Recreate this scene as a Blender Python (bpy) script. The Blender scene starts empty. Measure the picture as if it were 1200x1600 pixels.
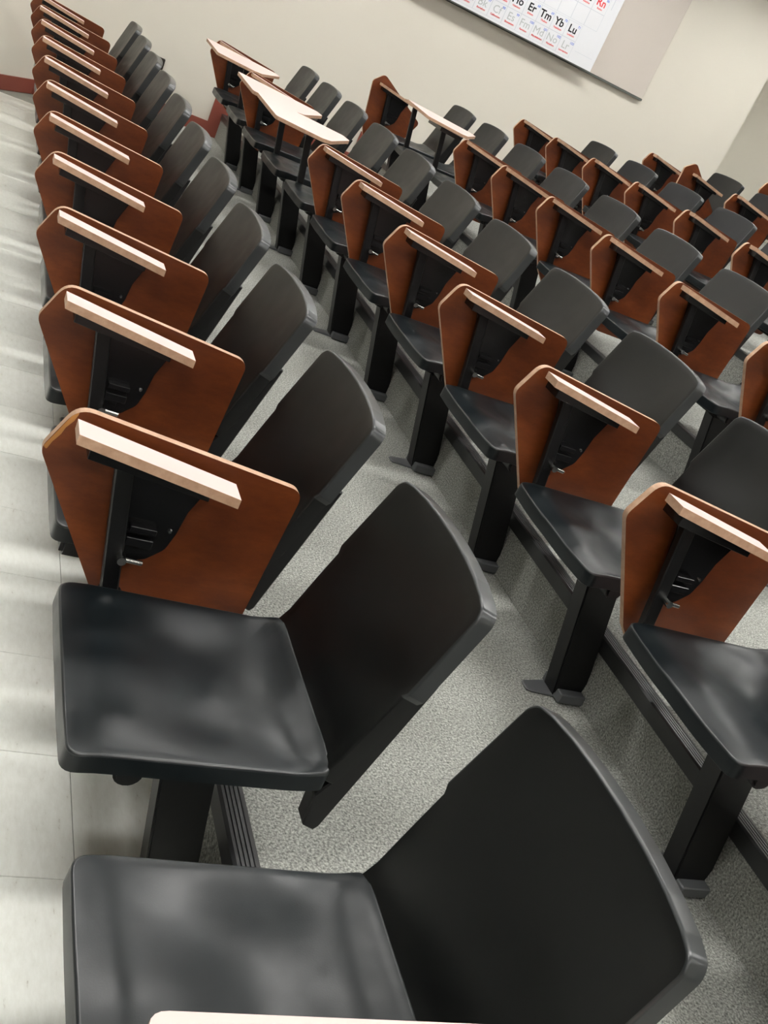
import bpy, bmesh, math, random
from mathutils import Vector, Matrix
random.seed(7)
sc = bpy.context.scene
COL = sc.collection
H = 0.432                                  # seat front edge above its own floor level
# ------------------------------------------------------------------ camera
cam_d = bpy.data.cameras.new('camera')
cam = bpy.data.objects.new('camera', cam_d); COL.objects.link(cam)
cam_d.sensor_fit = 'VERTICAL'; cam_d.sensor_height = 36.0
cam_d.lens = 36.0 * 1609.93 / 1600.0
cam_d.clip_start = 0.02
r_, u_ = Vector((0.871, -0.280, 0.405)).normalized(), Vector((-0.216, 0.522, 0.825))
u_ = (u_ - r_ * u_.dot(r_)).normalized(); b_ = r_.cross(u_)
cam.matrix_world = Matrix(((r_.x, u_.x, b_.x, -0.332), (r_.y, u_.y, b_.y, -0.741), (r_.z, u_.z, b_.z, 1.050 + H), (0, 0, 0, 1)))
sc.camera = cam
# ------------------------------------------------------------------ world, exposure
w = bpy.data.worlds.new('world'); sc.world = w; w.use_nodes = True
w.node_tree.nodes['Background'].inputs[0].default_value = (0.9, 0.92, 1.0, 1)
w.node_tree.nodes['Background'].inputs[1].default_value = 0.1
sc.view_settings.view_transform = 'Standard'; sc.view_settings.look = 'None'
sc.view_settings.gamma = 1.0; sc.view_settings.use_curve_mapping = False
sc.view_settings.exposure = 0.0
LAMP = 33.0                                # ceiling troffer strength
CEIL = 3.30
# ------------------------------------------------------------------ materials
def mat(name, color, rough=0.5, spec=0.5, metal=0.0, emit=None):
    m = bpy.data.materials.new(name); m.use_nodes = True
    b = m.node_tree.nodes['Principled BSDF']
    b.inputs['Base Color'].default_value = (*color, 1); b.inputs['Roughness'].default_value = rough
    b.inputs['Specular IOR Level'].default_value = spec; b.inputs['Metallic'].default_value = metal
    if emit:
        b.inputs['Emission Color'].default_value = (*color, 1); b.inputs['Emission Strength'].default_value = emit
    return m
def N(m, t, **kw):
    n = m.node_tree.nodes.new(t)
    for k, v in kw.items(): setattr(n, k, v)
    return n
def noise_color(m, stops, scale, detail=4, rough=0.6, stretch=(1, 1, 1), coord='Object'):
    nt = m.node_tree; b = nt.nodes['Principled BSDF']
    tc = N(m, 'ShaderNodeTexCoord'); mp = N(m, 'ShaderNodeMapping'); mp.inputs['Scale'].default_value = stretch
    nz = N(m, 'ShaderNodeTexNoise'); nz.inputs['Scale'].default_value = scale; nz.inputs['Detail'].default_value = detail
    nz.inputs['Roughness'].default_value = rough
    cr = N(m, 'ShaderNodeValToRGB')
    els = cr.color_ramp.elements
    while len(els) < len(stops): els.new(0.5)
    for e, (p, c) in zip(els, stops): e.position = p; e.color = (*c, 1)
    nt.links.new(tc.outputs[coord], mp.inputs[0]); nt.links.new(mp.outputs[0], nz.inputs['Vector'])
    nt.links.new(nz.outputs['Fac'], cr.inputs[0]); nt.links.new(cr.outputs[0], b.inputs['Base Color'])
    return tc, mp, nz, cr
def add_bump(m, scale, strength, dist=0.002, stretch=None, coord='Object'):
    nt = m.node_tree; b = nt.nodes['Principled BSDF']
    tc = N(m, 'ShaderNodeTexCoord'); nz = N(m, 'ShaderNodeTexNoise'); nz.inputs['Scale'].default_value = scale
    nz.inputs['Detail'].default_value = 3
    bp = N(m, 'ShaderNodeBump'); bp.inputs['Strength'].default_value = strength; bp.inputs['Distance'].default_value = dist
    nt.links.new(tc.outputs[coord], nz.inputs['Vector']); nt.links.new(nz.outputs['Fac'], bp.inputs['Height'])
    nt.links.new(bp.outputs[0], b.inputs['Normal'])
def rough_noise(m, scale, lo, hi, coord='Object'):
    nt = m.node_tree; b = nt.nodes['Principled BSDF']
    tc = N(m, 'ShaderNodeTexCoord'); nz = N(m, 'ShaderNodeTexNoise'); nz.inputs['Scale'].default_value = scale
    nz.inputs['Detail'].default_value = 2
    mr = N(m, 'ShaderNodeMapRange', interpolation_type='SMOOTHSTEP'); mr.inputs['From Min'].default_value = .3; mr.inputs['From Max'].default_value = .7
    mr.inputs['To Min'].default_value = lo; mr.inputs['To Max'].default_value = hi
    nt.links.new(tc.outputs[coord], nz.inputs['Vector']); nt.links.new(nz.outputs['Fac'], mr.inputs[0]); nt.links.new(mr.outputs[0], b.inputs['Roughness'])
M = {}
M['seat'] = mat('seat_plastic', (.012, .014, .016), .34, .36)
noise_color(M['seat'], [(.3, (.003, .0052, .0066)), (.6, (.006, .0092, .0112)), (.75, (.010, .0145, .0165))], 7, 3)
rough_noise(M['seat'], 9, .28, .40); add_bump(M['seat'], 420, .10, .0008)
M['back'] = mat('back_plastic', (.0035, .004, .0042), .34, .40)
rough_noise(M['back'], 7, .32, .44); add_bump(M['back'], 420, .10, .0008)
M['rim'] = mat('lit_rim_plastic', (.020, .023, .025), .30, .6)  # rim colour lightened to paint in the lamp highlight on the shell edges
M['metal'] = mat('black_metal', (.005, .005, .0055), .40, .35)
M['steel'] = mat('scuffed_steel', (.10, .105, .11), .45, .5)
M['gloss'] = mat('gloss_black_metal', (.005, .005, .0055), .24, .45)
M['chrome'] = mat('chrome', (.62, .62, .6), .18, .5, 1.0)
M['wood'] = mat('wood_laminate', (.17, .045, .013), .38, .45)
noise_color(M['wood'], [(.22, (.060, .012, .003)), (.5, (.130, .030, .0065)), (.78, (.225, .060, .014))], 5, 8, .7, (1, 1, 2.5))
M['pink'] = mat('pink_laminate', (.68, .505, .475), .42, .4)
M['edge'] = mat('tan_edge', (.50, .30, .19), .5, .4)
noise_color(M['edge'], [(.3, (.42, .25, .16)), (.7, (.53, .34, .23))], 60, 3)
M['worn'] = mat('worn_wood', (.45, .20, .06), .7, .2)
M['wall'] = mat('wall_paint', (.74, .71, .63), .75, .25); add_bump(M['wall'], 160, .08, .001)
M['ceil'] = mat('ceiling_paint', (.62, .61, .58), .9, .2)
M['base'] = mat('baseboard_vinyl', (.26, .070, .050), .45, .4)
M['board'] = mat('board_face', (.63, .58, .53), .7, .2)
M['trim'] = mat('board_trim', (.10, .11, .10), .5, .4)
M['paper'] = mat('chart_paper', (.80, .82, .86), .5, .3)
M['ink_black'] = mat('ink_black', (.02, .02, .025), .6, .2)
M['ink_red'] = mat('ink_red', (.75, .08, .09), .6, .2)
M['ink_blue'] = mat('ink_blue', (.22, .32, .72), .6, .2)
M['ink_grey'] = mat('ink_grey', (.50, .54, .55), .6, .2)
M['ink_pale'] = mat('ink_pale', (.62, .66, .72), .6, .2)
M['nosing'] = mat('nosing_rubber', (.030, .031, .032), .34, .5)
M['outlet'] = mat('outlet_dark', (.03, .025, .02), .4, .5)
M['cream'] = mat('outlet_cream', (.7, .65, .5), .4, .5)
M['lamp'] = mat('lamp_diffuser', (1.0, .985, .95), .5, .2, 0, LAMP)
M['shade_dark'] = mat('shade_panel_dark', (.02, .03, .025), .7, .3)  # face of the unseen panels added on the front wall
M['frame'] = mat('lamp_frame', (.8, .8, .8), .5, .4)
# carpet with salt and pepper fibres
M['carpet'] = mat('carpet', (.3, .3, .28), .95, .1)
noise_color(M['carpet'], [(.30, (.09, .095, .09)), (.46, (.26, .265, .245)), (.58, (.40, .405, .375)), (.72, (.62, .62, .58))], 190, 3, .7)
add_bump(M['carpet'], 260, .6, .003)
# vinyl tile with fine streaks
M['tile'] = mat('vinyl_tile', (.7, .7, .64), .28, .5)
tcn, mpn, nzn, crn = noise_color(M['tile'], [(.27, (.48, .45, .38)), (.36, (.78, .785, .73)), (.6, (.84, .85, .80)), (.8, (.87, .875, .84))], 45, 5, .7, (1.6, .55, 1))
oi = N(M['tile'], 'ShaderNodeObjectInfo'); mx = N(M['tile'], 'ShaderNodeVectorMath', operation='ADD')
sca = N(M['tile'], 'ShaderNodeVectorMath', operation='SCALE'); sca.inputs[3].default_value = 1.0
nt = M['tile'].node_tree
nt.links.new(oi.outputs['Location'], sca.inputs[0]); nt.links.new(tcn.outputs['Object'], mx.inputs[0]); nt.links.new(sca.outputs[0], mx.inputs[1]); nt.links.new(mx.outputs[0], mpn.inputs[0])
M['sub'] = mat('tile_joint', (.22, .22, .19), .7, .2)
# ------------------------------------------------------------------ mesh helpers
def box(bm, c0, c1, mi=0):
    (x0, y0, z0), (x1, y1, z1) = c0, c1
    v = [bm.verts.new(p) for p in ((x0,y0,z0),(x1,y0,z0),(x1,y1,z0),(x0,y1,z0),(x0,y0,z1),(x1,y0,z1),(x1,y1,z1),(x0,y1,z1))]
    fs = []
    for q in ((0,3,2,1),(4,5,6,7),(0,1,5,4),(1,2,6,5),(2,3,7,6),(3,0,4,7)):
        f = bm.faces.new([v[i] for i in q]); f.material_index = mi; fs.append(f)
    return fs
def prism(bm, pts, axis, a, b, mats=(0, 0, 0)):
    """extrude a 2-D outline along an axis from a to b; mats = (cap a, cap b, sides)"""
    def P(p, t):
        return {'x': (t, p[0], p[1]), 'y': (p[0], t, p[1]), 'z': (p[0], p[1], t)}[axis]
    va = [bm.verts.new(P(p, a)) for p in pts]; vb = [bm.verts.new(P(p, b)) for p in pts]
    f = bm.faces.new(va); f.material_index = mats[0]
    f = bm.faces.new(vb[::-1]); f.material_index = mats[1]
    n = len(pts)
    for i in range(n):
        f = bm.faces.new((va[i], vb[i], vb[(i+1) % n], va[(i+1) % n])); f.material_index = mats[2]
def rounded(pts, rads, seg=4):
    out = []; n = len(pts)
    for i in range(n):
        p = Vector(pts[i]); a = Vector(pts[i-1]); c = Vector(pts[(i+1) % n])
        d1 = (a-p); d2 = (c-p); r = rads[i] if not isinstance(rads, (int, float)) else rads
        if r <= 0: out.append(tuple(p)); continue
        ang = d1.angle(d2); t = min(r / math.tan(ang/2), .45*min(d1.length, d2.length))
        p1 = p + d1.normalized()*t; p2 = p + d2.normalized()*t
        for k in range(seg+1):
            s = k/seg
            out.append(tuple(p1*(1-s)**2 + p*2*s*(1-s) + p2*s*s))
    return out
def cyl(bm, p0, p1, r, n=14, r2=None):
    p0, p1 = Vector(p0), Vector(p1); d = (p1-p0).normalized(); r2 = r if r2 is None else r2
    a = d.orthogonal().normalized(); b = d.cross(a)
    A = [bm.verts.new(p0 + (a*math.cos(t) + b*math.sin(t))*r) for t in [2*math.pi*i/n for i in range(n)]]
    B = [bm.verts.new(p1 + (a*math.cos(t) + b*math.sin(t))*r2) for t in [2*math.pi*i/n for i in range(n)]]
    for i in range(n): bm.faces.new((A[i], A[(i+1) % n], B[(i+1) % n], B[i]))
    bm.faces.new(A[::-1]); bm.faces.new(B)
def bar(bm, p0, p1, wx, wy):
    """flat bar between two points, section wx (x) by wy (y)"""
    p0, p1 = Vector(p0), Vector(p1)
    v = []
    for p in (p0, p1):
        for sx, sy in ((-1,-1),(1,-1),(1,1),(-1,1)): v.append(bm.verts.new((p.x+sx*wx/2, p.y+sy*wy/2, p.z)))
    for q in ((3,2,1,0),(4,5,6,7),(0,1,5,4),(1,2,6,5),(2,3,7,6),(3,0,4,7)): bm.faces.new([v[i] for i in q])
def bevel(bm, w, seg=2):
    bmesh.ops.recalc_face_normals(bm, faces=bm.faces)
    es = [e for e in bm.edges if len(e.link_faces) == 2 and e.calc_face_angle(0) > .5]
    bmesh.ops.bevel(bm, geom=es, offset=w, segments=seg, affect='EDGES', clamp_overlap=True)
def mesh(name, bm, mats, smooth=None):
    bmesh.ops.recalc_face_normals(bm, faces=bm.faces)
    me = bpy.data.meshes.new(name); bm.to_mesh(me); bm.free()
    for m in (mats if isinstance(mats, (list, tuple)) else [mats]): me.materials.append(m)
    if smooth:
        me.polygons.foreach_set('use_smooth', [True]*len(me.polygons))
        me.set_sharp_from_angle(angle=math.radians(smooth))
    return me
def ob(name, me, parent=None, loc=(0, 0, 0)):
    o = bpy.data.objects.new(name, me); COL.objects.link(o); o.location = loc
    if parent: o.parent = parent
    return o
def struct(name, bm, m, parent=None, smooth=None, loc=(0,0,0)):
    o = ob(name, mesh(name, bm, m, smooth), parent, loc)
    if not parent: o['kind'] = 'structure'
    return o
def tag(o, label, cat, group=None):
    o['label'] = label; o['category'] = cat
    if group: o['group'] = group
def empty(name, loc, label, cat, group=None):
    o = bpy.data.objects.new(name, None); COL.objects.link(o); o.location = loc; o.empty_display_size = .1
    tag(o, label, cat, group); return o
NB = bmesh.new
# ------------------------------------------------------------------ room
DX, DZ = 1.175, 0.189                       # tier pitch and rise
YW = 7.62                                   # far wall
RIS = [0.355] + [DX*i + 0.262 for i in range(1, 6)]      # riser planes
XB, YN, XF, YE = 9.0, -4.0, -6.0, 9.6
LX = 0.085                                  # corner of far wall and splayed wall
bm = NB(); box(bm, (XF, YN, -.06), (RIS[0]+.02, 7.9, -.004)); floor = struct('floor', bm, M['sub'])
# vinyl tiles: one mesh, one object each
TS = .3048
bm = NB(); box(bm, (-TS/2+.0006, -TS/2+.0006, -.005), (TS/2-.0006, TS/2-.0006, 0.0)); bevel(bm, .0008, 1)
tile_me = mesh('tile', bm, M['tile'])
nt_ = 0
def tile_ok(x, y):
    # keep clear of the splayed wall at the far left
    return not (y > YW-.16 or (x < LX and y > YW - .17 + (x-LX)*1.25))
rest = NB()
for i in range(-14, 2):
    for j in range(-15, 30):
        x = .141 + TS*(i-.5); y = .85 + TS*(j-.5) - TS*3
        if x > RIS[0]-.05 and i > 1: continue
        if x+TS/2 > RIS[0]: continue
        if not tile_ok(x, y) or y > YW: continue
        if i >= -3 and y > -1.4 and nt_ < 290:
            o = ob('tile', tile_me, floor, (x, y, 0)); nt_ += 1
        else:
            box(rest, (x-TS/2+.0006, y-TS/2+.0006, -.005), (x+TS/2-.0006, y+TS/2-.0006, 0))
x0 = .141 + TS
o = ob('tile_field', mesh('tile_field', rest, M['tile']), floor); o['kind'] = 'stuff'
bm = NB()
for j in range(-15, 30):                     # cut tiles along the first riser
    y = .85 + TS*(j-.5) - TS*3
    if YW-.16 > y > YN+.2: box(bm, (.141+TS*.5-TS/2+.0006, y-TS/2+.0006, -.005), (RIS[0]+.004, y+TS/2-.0006, 0))
o = ob('cut_tile', mesh('cut_tile', bm, M['tile']), floor); o['kind'] = 'stuff'
# carpeted tiers
for i, rx in enumerate(RIS):
    x1 = RIS[i+1] if i+1 < len(RIS) else XB
    bm = NB(); box(bm, (rx, YN, -.06), (x1+.03, YW if rx < 5.0 else YE, DZ*(i+1)))
    t = struct('floor', bm, M['carpet'])
    # ribbed rubber nosing
    z = DZ*(i+1); ye = YW-.016 if rx < 5.0 else YE
    prof = [(rx-.006, z-.036), (rx-.006, z+.002)]
    for k in range(4):
        a = rx + .001 + k*.0085
        prof += [(a, z+.005), (a+.0055, z+.005), (a+.006, z+.0018), (a+.008, z+.0018)]
    prof += [(rx+.036, z+.004), (rx+.046, z+.001), (rx+.046, z-.004), (rx+.002, z-.004), (rx+.002, z-.036)]
    bm = NB(); prism(bm, prof, 'y', YN, ye); struct('nosing', bm, M['nosing'], t)
# walls
def wall(name, p, q, thick, z0=-.06, z1=CEIL):
    p, q = Vector(p), Vector(q); d = (q-p).normalized(); n = Vector((-d.y, d.x))*thick
    bm = NB(); prism(bm, [tuple(p), tuple(q), tuple(q+n), tuple(p+n)], 'z', z0, z1); return struct(name, bm, M['wall'])
AX = 5.80
SL = Vector((-.62, -.785)).normalized()
PL = Vector((LX, YW)) + SL*3.3
PR = Vector((AX, YW)) + Vector((.55, .83)).normalized()*2.4
wall('wall_far', (AX, YW), (LX, YW), -.12)
wall('wall_far_left', (LX, YW), tuple(PL), -.12)
wall('wall_left', tuple(PL), (XF, PL.y+.1), -.12)
wall('wall_front', (XF, PL.y+.1), (XF, YN), -.12)
wall('wall_near', (XF, YN), (XB, YN), -.12)
wall('wall_back', (XB, YN), (XB, PR.y), -.12)
wall('wall_right', (XB, PR.y), tuple(PR), -.12)
wall('wall_far_right', tuple(PR), (AX, YW), -.12)
bm = NB(); box(bm, (XF-.1, YN-.1, CEIL), (XB+.1, YE+.2, CEIL+.1)); struct('ceiling', bm, M['ceil'])
# stepped baseboard along the far wall
BH = .100
lo = [(LX, 0)]; hi = [(LX, BH)]
for i, rx in enumerate(RIS):
    if rx > AX: break
    lo += [(rx, DZ*i), (rx, DZ*(i+1))]; hi += [(rx-BH*.9, DZ*i+BH), (rx-BH*.9, DZ*(i+1)+BH)]
n_ = (len(lo)-1)//2
lo.append((AX, DZ*n_)); hi.append((AX, DZ*n_+BH))
bm = NB()
for i in range(len(lo)-1):
    q = [lo[i], lo[i+1], hi[i+1], hi[i]]
    prism(bm, q, 'y', YW-.014, YW)
struct('baseboard_far', bm, M['base'])
d = SL; nn = Vector((-d.y, d.x))*-.0
nrm = Vector((d.y, -d.x)); nrm = nrm if nrm.dot(Vector((0, 0))-Vector((LX, YW))) > 0 else -nrm
p, q = Vector((LX, YW)), PL
bm = NB(); prism(bm, [tuple(p), tuple(q), tuple(q+nrm*.014), tuple(p+nrm*.014)], 'z', 0, BH); struct('baseboard_left', bm, M['base'])
# ------------------------------------------------------------------ ceiling troffers
bm = NB(); box(bm, (-.60, -.17, -.11), (.60, -.15, 0)); box(bm, (-.60, .15, -.11), (.60, .17, 0)); box(bm, (-.60, -.15, -.11), (-.58, .15, 0)); box(bm, (.58, -.15, -.11), (.60, .15, 0))
fr_me = mesh('lamp_frame', bm, M['frame'])
bm = NB(); box(bm, (-.58, -.15, -.018), (.58, .15, -.002)); df_me = mesh('diffuser', bm, M['lamp'])
for x, ys in ((-.6, (-2.6, -.3, 2.0, 4.3, 6.6)), (1.5, (-2.6, -.3, 2.0, 4.3, 6.6)), (3.6, (-2.6, -.3, 2.0, 4.3, 6.6)), (5.7, (-2.6, -.3, 2.0, 4.3, 6.6)), (8.0, (7.9,))):  # last troffer added to brighten the far right wall
    for y in ys:
        t = empty('ceiling_light', (x, y, CEIL), 'recessed white fluorescent troffer in the ceiling above the seat rows', 'ceiling light', 'ceiling troffers')
        ob('frame', fr_me, t); ob('diffuser', df_me, t)
# ------------------------------------------------------------------ chair meshes (local: x to the back, y along the row, z=0 at seat front edge)
def resample(pts, n):
    P = [Vector(p) for p in pts]; L = [0]
    for i in range(len(P)): L.append(L[-1] + (P[(i+1) % len(P)]-P[i]).length)
    # keep the given points and subdivide long edges
    out = []
    for i in range(len(P)):
        a, b = P[i], P[(i+1) % len(P)]
        k = max(1, round((b-a).length/(L[-1]/n)))
        for j in range(k): out.append(a + (b-a)*(j/k))
    return out
def shell(outline, cen, fn, nrm, skirt, rim=.007, rings=9, under=.011, rimfaces=3, rimfrom=-9):
    """plastic shell: polar grid over a star-shaped 2-D outline; fn maps (u,v)->point, nrm gives the outward (upper) normal"""
    bm = NB(); B = resample(outline, 72); n = len(B); c = Vector(cen)
    def ring(s, off=0., out=0.):
        vs = []
        for p in B:
            d = (p-c); q = c + d*s + (d.normalized()*out)
            vs.append(bm.verts.new(Vector(fn(q.x, q.y)) - Vector(nrm)*off))
        return vs
    def join(a, b, mi=0):
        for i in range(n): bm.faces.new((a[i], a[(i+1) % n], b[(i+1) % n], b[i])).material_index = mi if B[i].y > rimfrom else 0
    cv = bm.verts.new(fn(*c)); prev = None
    for k in range(1, rings+1):
        s = (k/rings)**.8
        rg = ring(s, 0, -rim if k == rings else 0)
        if prev is None:
            for i in range(n): bm.faces.new((cv, rg[i], rg[(i+1) % n]))
        else: join(prev, rg)
        prev = rg
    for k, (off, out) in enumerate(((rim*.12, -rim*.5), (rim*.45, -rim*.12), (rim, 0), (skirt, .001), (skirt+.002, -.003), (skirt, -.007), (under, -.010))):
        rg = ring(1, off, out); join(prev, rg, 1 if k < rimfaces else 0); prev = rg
    for s in (.75, .4): rg = ring(s, under); join(prev, rg); prev = rg
    cb = bm.verts.new(Vector(fn(*c)) - Vector(nrm)*under)
    for i in range(n): bm.faces.new((prev[i], cb, prev[(i+1) % n]))
    return bm
def sm(a, b, x):
    t = max(0, min(1, (x-a)/(b-a))); return t*t*(3-2*t)
SW = .218
def seat_fn(x, y):
    t = abs(y)/SW
    z = -.019*math.exp(-((x-.25)/.12)**2)*(1-sm(.35, .98, t))
    z += .005*math.exp(-((x-.09)/.10)**2 - (y/.07)**2)
    z -= .012*sm(.06, 0, x)*(.35+.65*(1-t*t))          # waterfall front, lower in the middle
    z += .026*sm(.355, .43, x)**1.4*(1-t**9)             # sweeps up into the back between the side rims
    return (x, y, z)
out = rounded([(0, -SW), (.422, -SW+.008), (.422, SW-.008), (0, SW)], [.026, .010, .010, .026], 5)
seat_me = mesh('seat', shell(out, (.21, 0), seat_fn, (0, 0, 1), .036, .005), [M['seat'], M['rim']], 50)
TH = math.atan2(.117, .372); BL = .392
def back_fn(y, v):
    t = y/.214; s = v/BL
    x = .416 + v*math.sin(TH); z = -.010 + v*math.cos(TH)*1.015
    bow = .012*(1-t*t)*sm(-.1, .75, s) + .002*(1-t*t)
    lum = -.010*math.exp(-((s-.35)/.22)**2)*(1-t*t)
    foot = -.020*sm(.13, 0, s)*(1-t**6*.7)
    return (x + (bow+lum)*math.cos(TH) + foot, y, z - (bow+lum)*math.sin(TH))
arch = [(.211*math.cos(a)*1.0, BL - .014 + .027*math.sin(a)) for a in [math.pi*k/10 for k in range(1, 10)]]
hb = [(-.203, 0), (.203, 0), (.207, .195), (.216, .208), (.210, BL-.022)] + arch + [(-.210, BL-.022), (-.216, .208), (-.207, .195)]
hb = rounded(hb, [.004, .004, .003, .005, .024] + [.03]*9 + [.024, .005, .003], 3)
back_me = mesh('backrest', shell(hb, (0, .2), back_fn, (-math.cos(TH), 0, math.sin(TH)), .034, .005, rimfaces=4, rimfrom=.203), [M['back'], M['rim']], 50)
# steel under and behind the shells
def support(s):
    bm = NB(); y0, y1 = sorted((s*.166, s*.203))
    prism(bm, [(.424, -.118), (.448, -.128), (.456, -.118), (.534, .205), (.505, .205), (.478, .10), (.440, -.010), (.418, -.050)], 'y', y0, y1)
    bevel(bm, .003, 1); return mesh('back_support', bm, M['metal'])
sup_me = [support(-1), support(1)]
bm = NB()
prism(bm, rounded([(.06, -.140), (.43, -.160), (.43, .160), (.06, .140)], .02, 3), 'z', -.066, -.034)
frame_me = mesh('seat_pan', bm, M['metal'])
bm = NB(); cyl(bm, (.105, -.208, -.046), (.105, .208, -.046), .023, 18); bevel(bm, .005, 2)
pivot_me = mesh('pivot_bar', bm, M['metal'], 40)
def ped(xb, xt, w):
    bm = NB()
    bar(bm, (xb, -.10, -H+.004), (xt, -.10, -.07), w, .058)
    bevel(bm, .004, 2); return mesh('pedestal', bm, M['metal'])
ped1_me, ped2_me = ped(.296, .225, .095), ped(.232, .137, .100)
def foot(xb):
    bm = NB(); prism(bm, rounded([(xb-.125, -.120), (xb+.06, -.135), (xb+.06, -.04), (xb-.125, -.080)], .012, 3), 'z', -H, -H+.007)
    box(bm, (xb-.045, -.155, -H+.004), (xb+.055, -.055, -H+.032)); bevel(bm, .003, 1)
    return mesh('foot_plate', bm, M['steel'])
foot1_me, foot2_me = foot(.285), foot(.228)
SLP = -.163
def arm_z(x): return .2805 + SLP*x
# arm post, bracket, bolts
bm = NB(); bar(bm, (.108, .268, -.060), (.046, .268, .262), .034, .022); box(bm, (.085, .19, -.060), (.128, .279, -.036)); bevel(bm, .003, 1)
post_me = mesh('arm_post', bm, M['metal'])
bm = NB()
g = [(.020, .262), (.224, .232), (.212, .195), (.196, .150), (.190, .100), (.180, .062), (.152, .034), (.112, .020), (.086, .040), (.045, .200)]
prism(bm, rounded(g, [.004, .004, .02, .02, .02, .03, .02, .01, .01, .01], 3), 'y', .279, .287)
prism(bm, [(-.020, .266), (.205, .230), (.205, .212), (-.020, .240)], 'y', .222, .287)
box(bm, (.100, .262, .066), (.150, .280, .084)); box(bm, (.100, .262, .096), (.150, .280, .108))
bevel(bm, .003, 1); brk_me = mesh('arm_bracket', bm, M['gloss'])
bm = NB()
for x, z in ((.176, .105), (.122, .100)): cyl(bm, (x, .279, z), (x, .274, z), .005, 8, .003)
bolt_me = mesh('bolt', bm, M['chrome'], 40)
bm = NB(); cyl(bm, (.100, .279, .046), (.100, .235, .046), .0085, 12); cyl(bm, (.100, .245, .046), (.140, .252, .040), .005, 10)
latch_me = mesh('latch', bm, M['chrome'], 40)
# armrest strip
bm = NB()
pts = [(-.047, arm_z(-.047)), (.256, arm_z(.256)), (.256, arm_z(.256)-.019), (-.047, arm_z(-.047)-.019)]
prism(bm, pts, 'y', .208, .266)
bmesh.ops.recalc_face_normals(bm, faces=bm.faces)
for f in bm.faces: f.material_index = 0 if f.normal.z > .8 else 1
strip_me = mesh('armrest', bm, [M['pink'], M['edge']])
# tablet, stowed (outline in x,z) and swung up flat (outline in x,y)
TO = [(-.045, .292), (-.086, .200), (.080, -.070), (.140, -.128), (.385, -.128), (.402, .238)]
TR = [.040, .030, .05, .05, .03, .030]
bm = NB(); prism(bm, rounded(TO, TR, 6), 'y', .301, .318, (0, 1, 2)); tab_me = mesh('tablet', bm, [M['wood'], M['pink'], M['edge']])
PV = Vector((.14, .31, .10))
bm = NB(); prism(bm, [tuple(Vector(p) - Vector((PV.x, PV.z))) for p in rounded(TO, TR, 6)], 'y', -.009, .008, (0, 1, 2)); tabc_me = mesh('tablet', bm, [M['wood'], M['pink'], M['edge']])
def flat_tablet(dx, dy):
    FO = [(-.178, .50), (-.160, .07), (.088, .07), (.15, .11), (.345, .43), (.322, .50)]
    FO = rounded([(x+dx, y+dy) for x, y in FO], [.02, .02, .03, .05, .03, .02], 5)
    bm = NB(); prism(bm, FO, 'z', 0, .017, (0, 1, 2))
    for v in bm.verts: v.co.z += .280 - .06*(v.co.x - dx + .178) - .04*(.5 - v.co.y + dy)
    return mesh('tablet', bm, [M['wood'], M['pink'], M['edge']])
tabf_me = flat_tablet(0, 0)
bm = NB(); prism(bm, rounded([(-.02, .266), (.14, .250), (.14, .228), (-.02, .240)], .004, 2), 'y', .16, .40); flatbrk_me = mesh('arm_bracket', bm, M['gloss'])

PARTS = [('seat', seat_me), ('backrest', back_me), ('back_support', sup_me[0]), ('back_support', sup_me[1]), ('seat_pan', frame_me), ('pivot_bar', pivot_me)]
OFF = {1: 0, 2: -.037, 3: -.052, 4: -.098, 5: -.128, 6: -.15}
ROWN = {1: 'front row', 2: 'second row', 3: 'third row', 4: 'fourth row', 5: 'fifth row', 6: 'sixth row'}
ORD = ['first', 'second', 'third', 'fourth', 'fifth', 'sixth', 'seventh', 'eighth', 'ninth', 'tenth', 'eleventh', 'twelfth', 'thirteenth']
K0 = {1: -1, 2: 0, 3: 3, 4: 5, 5: 8, 6: 10}
FLAT = {(2, 7), (2, 8), (2, 10), (3, 9), (1, -1)}
NOARM = {(1, 0)}
NOTAB = {(3, 10)}
TILT = {(3, 11): (22, -.06), (5, 10): (30, -.11)}
SPECIAL = {(1, 0): 'black chair without arm tablet, nearest in full view, front row, scuffed seat',
           (1, -1): 'front row chair cut off at the bottom, only its pink tablet corner showing',
           (1, 1): 'front row black chair beside the armless nearest one, chipped brown tablet corner'}
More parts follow.
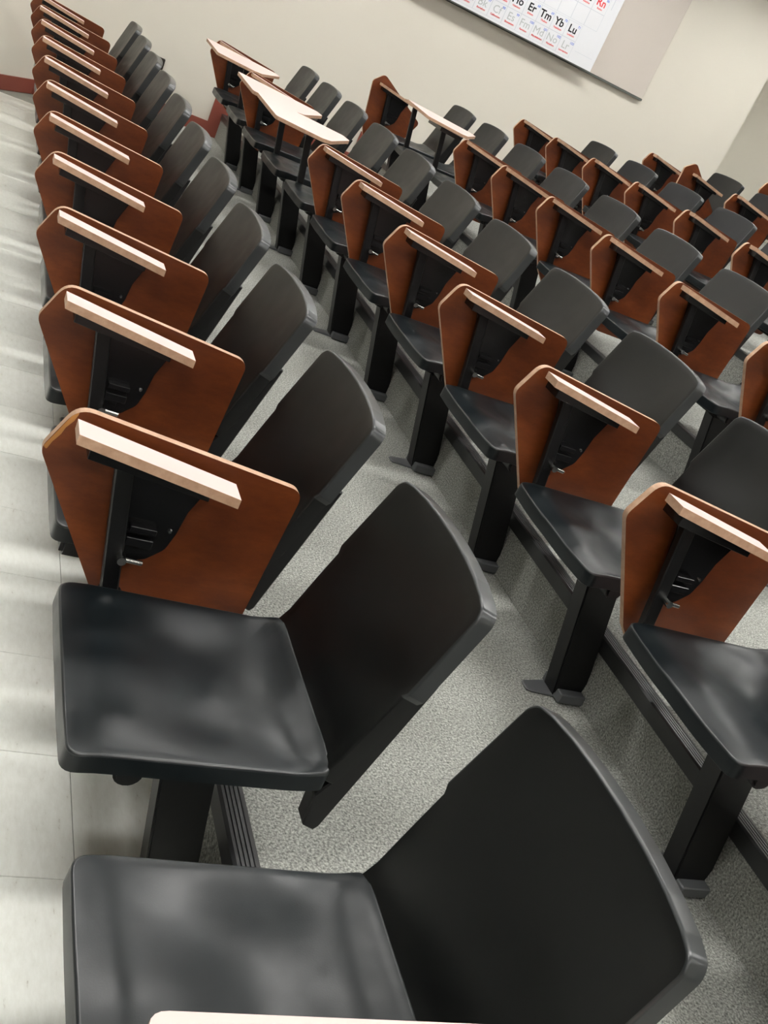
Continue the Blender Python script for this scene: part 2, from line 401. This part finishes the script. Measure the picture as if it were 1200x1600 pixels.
def chair(row, K):
    loc = ((row-1)*DX, K*.616 + OFF[row], (row-1)*DZ + H)
    n = ORD[11-K]
    if (row, K) in SPECIAL: lab = SPECIAL[(row, K)]
    else:
        st = 'pink tablet swung up flat' if (row, K) in FLAT else 'narrow arm but no tablet' if (row, K) in NOTAB else \
             'brown tablet tilted askew' if (row, K) in TILT else 'brown tablet hanging down'
        lab = 'black plastic chair with %s, %s, %s from the far wall' % (st, ROWN[row], n)
    t = empty('tablet_chair', loc, lab, 'chair', 'black tablet arm chairs in the %s' % ROWN[row])
    for nm, me in PARTS: ob(nm, me, t)
    pd = ob('pedestal', ped1_me if row == 1 else ped2_me, t); ob('foot_plate', foot1_me if row == 1 else foot2_me, pd)
    if (row, K) == (1, 2):
        bm = NB(); box(bm, (.03, -.17, -.102), (.088, -.09, -.034)); bevel(bm, .008, 2); ob('seat_bumper', mesh('seat_bumper', bm, M['metal']), t)
    if (row, K) in NOARM: return
    ob('arm_post', post_me, t)
    if (row, K) in FLAT:
        b = ob('arm_bracket', flatbrk_me, t)
        o = ob('tablet', tabf_me, t, {1: (.145, -.09, -.014), 2: (-.03, 0, 0), 3: (.0, 0, .016)}[row]); o['label'] = 'pink tablet top swung up flat'
        return
    o = ob('armrest', strip_me, t); o['label'] = 'narrow pink armrest strip with tan edge'
    if (row, K) in NOTAB: return
    b = ob('arm_bracket', brk_me, t); ob('bolt', bolt_me, b); ob('latch', latch_me, b)
    if (row, K) in TILT:
        a, dx = TILT[(row, K)]; o = ob('tablet', tabc_me, t, (PV.x+dx, PV.y, PV.z)); o.rotation_euler = (0, math.radians(a), 0)
    else: o = ob('tablet', tab_me, t)
    o['label'] = 'brown wood tablet board with tan edge'
    if (row, K) == (1, 1):
        bm = NB(); prism(bm, rounded([(-.052, .274), (-.082, .206), (-.076, .200), (-.070, .218), (-.060, .236), (-.056, .250), (-.046, .266), (-.040, .286)], .003, 2), 'y', .3003, .3012)
        wp = ob('worn_patch', mesh('worn_patch', bm, M['worn']), o); wp['label'] = 'chipped bare wood at the corner'
for row in range(1, 7):
    for K in range(K0[row], 12): chair(row, K)
# ------------------------------------------------------------------ board and chart on the far wall
t = empty('tack_board', (2.7, YW, 0), 'large grey board on the far wall behind the chart', 'board')
bm = NB(); box(bm, (-2.2, -.022, 1.385+H), (2.03, -.002, 2.60+H)); bevel(bm, .002, 1); ob('panel', mesh('panel', bm, M['board']), t)
bm = NB(); box(bm, (-2.2, -.030, 1.368+H), (2.03, -.002, 1.385+H)); ob('bottom_trim', mesh('bottom_trim', bm, M['trim']), t)
CY = YW - .085
chart = empty('wall_chart', (4.126, CY, 1.384+H), 'white periodic table chart hanging in front of the grey board', 'chart')
CW, CHT = 2.62, 1.22
bm = NB(); box(bm, (-CW, 0, 0), (0, .010, CHT)); ob('sheet', mesh('sheet', bm, M['paper']), chart)
bm = NB(); box(bm, (-CW, -.002, -.008), (0, .012, .0)); ob('bottom_rail', mesh('bottom_rail', bm, M['trim']), chart)
bm = NB()
for x in (-CW+.1, -.12): box(bm, (x-.02, .010, .3), (x+.02, .062, .34))
ob('standoff', mesh('standoff', bm, M['trim']), chart)
PX, PZ = .134, .127
def cx_(c): return -.106 - (18-c)*PX - PX/2          # cell centre
rows = {}
for c, s in enumerate('La Ce Pr Nd Pm Sm Eu Gd Tb Dy Ho Er Tm Yb Lu'.split()): rows[(c+3, 'L')] = (s, 57+c)
for c, s in enumerate('Ac Th Pa U Np Pu Am Cm Bk Cf Es Fm Md No Lr'.split()): rows[(c+3, 'A')] = (s, 89+c)
for c, s in enumerate('Cs Ba'.split()): rows[(c+1, 6)] = (s, 55+c)
for c, s in enumerate('Hf Ta W Re Os Ir Pt Au Hg Tl Pb Bi Po At Rn'.split()): rows[(c+4, 6)] = (s, 72+c)
NAMES = dict(zip('Eu Gd Tb Dy Ho Er Tm Yb Lu Am Cm Bk Cf Es Fm Md No Lr At Rn Po Bi'.split(),
  'Europium Gadolinium Terbium Dysprosium Holmium Erbium Thulium Ytterbium Lutetium Americium Curium Berkelium Californium Einsteinium Fermium Mendelevium Nobelium Lawrencium Astatine Radon Polonium Bismuth'.split()))
ZB = {'A': 0.018, 'L': 0.018+PZ, 7: .283, 6: .283+PZ}
tb = {k: NB() for k in ('ink_black', 'ink_red', 'ink_blue', 'ink_grey')}
def text(s, size, cx, cz, key, bold=.0, y=-.0012, outline=False):
    cu = bpy.data.curves.new('t', 'FONT'); cu.body = s; cu.size = size; cu.align_x = 'CENTER'; cu.resolution_u = 2; cu.offset = bold
    o = bpy.data.objects.new('t', cu); COL.objects.link(o)
    bpy.context.view_layer.update()
    me = o.evaluated_get(bpy.context.evaluated_depsgraph_get()).to_mesh()
    b = tb[key]; vs = [b.verts.new((cx+v.co.x, y, cz+v.co.y)) for v in me.vertices]
    for p in me.polygons:
        try: b.faces.new([vs[i] for i in p.vertices])
        except ValueError: pass
    bpy.data.objects.remove(o); bpy.data.curves.remove(cu)
grid = NB()
def cell(c, r):
    x0, x1, z0, z1 = cx_(c)-PX/2, cx_(c)+PX/2, ZB[r], ZB[r]+PZ; tk = .0022
    for a, b in (((x0, z0), (x1, z0+tk)), ((x0, z1-tk), (x1, z1)), ((x0, z0), (x0+tk, z1)), ((x1-tk, z0), (x1, z1))):
        v = [grid.verts.new((p[0], -.0006, p[1])) for p in (a, (b[0], a[1]), b, (a[0], b[1]))]; grid.faces.new(v)
for (c, r), (s, z) in rows.items():
    cell(c, r)
    if c < 8: continue
    key = 'ink_red' if s == 'Rn' else 'ink_grey' if r == 'A' else 'ink_black'
    text(s, .080, cx_(c)-.004, ZB[r]+.048, key, .0018 if r != 'A' else .0)
    text(str(z), .026, cx_(c)+PX*.33, ZB[r]+PZ-.030, 'ink_blue', .0008)
    if s in NAMES: text(NAMES[s], .019, cx_(c), ZB[r]+.022, 'ink_red', .0006)
for c in range(1, 19): cell(c, 7)
for a, b in (((-.209, .086), (-.035, .088)), ((-.075, .47), (-.070, .56))):
    grid.faces.new([grid.verts.new((p[0], -.0006, p[1])) for p in (a, (b[0], a[1]), b, (a[0], b[1]))])
tb2 = {'ink_black': 'printed_symbols', 'ink_red': 'red_print', 'ink_blue': 'blue_numbers', 'ink_grey': 'grey_symbols'}
for k, b in tb.items(): ob(tb2[k], mesh(tb2[k], b, M[k]), chart)['kind'] = 'stuff'
ob('cell_lines', mesh('cell_lines', grid, M['ink_pale']), chart)['kind'] = 'stuff'
# dark outlet box on the far wall
t = empty('wall_outlet', (.875, YW, .115+H), 'small dark outlet box low on the far wall behind the front row', 'outlet')
bm = NB(); box(bm, (-.035, -.03, -.04), (.035, -.001, .04)); bevel(bm, .004, 2); ob('plate', mesh('plate', bm, M['outlet']), t)
bm = NB(); box(bm, (-.012, -.033, -.014), (.012, -.029, .014)); ob('socket', mesh('socket', bm, M['cream']), t)
# unseen dark panels added on the front wall to darken the chair-back reflections
for i, y in enumerate((-2.3, .6, 3.5)):
    t = empty('shade_panel', (XF, y, 0), 'added unseen dark panel on the front wall, %s from the far end' % ('third', 'second', 'first')[i], 'shade_panel', 'added front wall shade panels')
    bm = NB(); box(bm, (.002, -1.4, .75), (.03, 1.4, 2.9)); ob('panel', mesh('panel', bm, M['shade_dark']), t)
    bm = NB(); box(bm, (.002, -1.4, .70), (.10, 1.4, .745)); ob('panel_ledge', mesh('panel_ledge', bm, M['frame']), t)
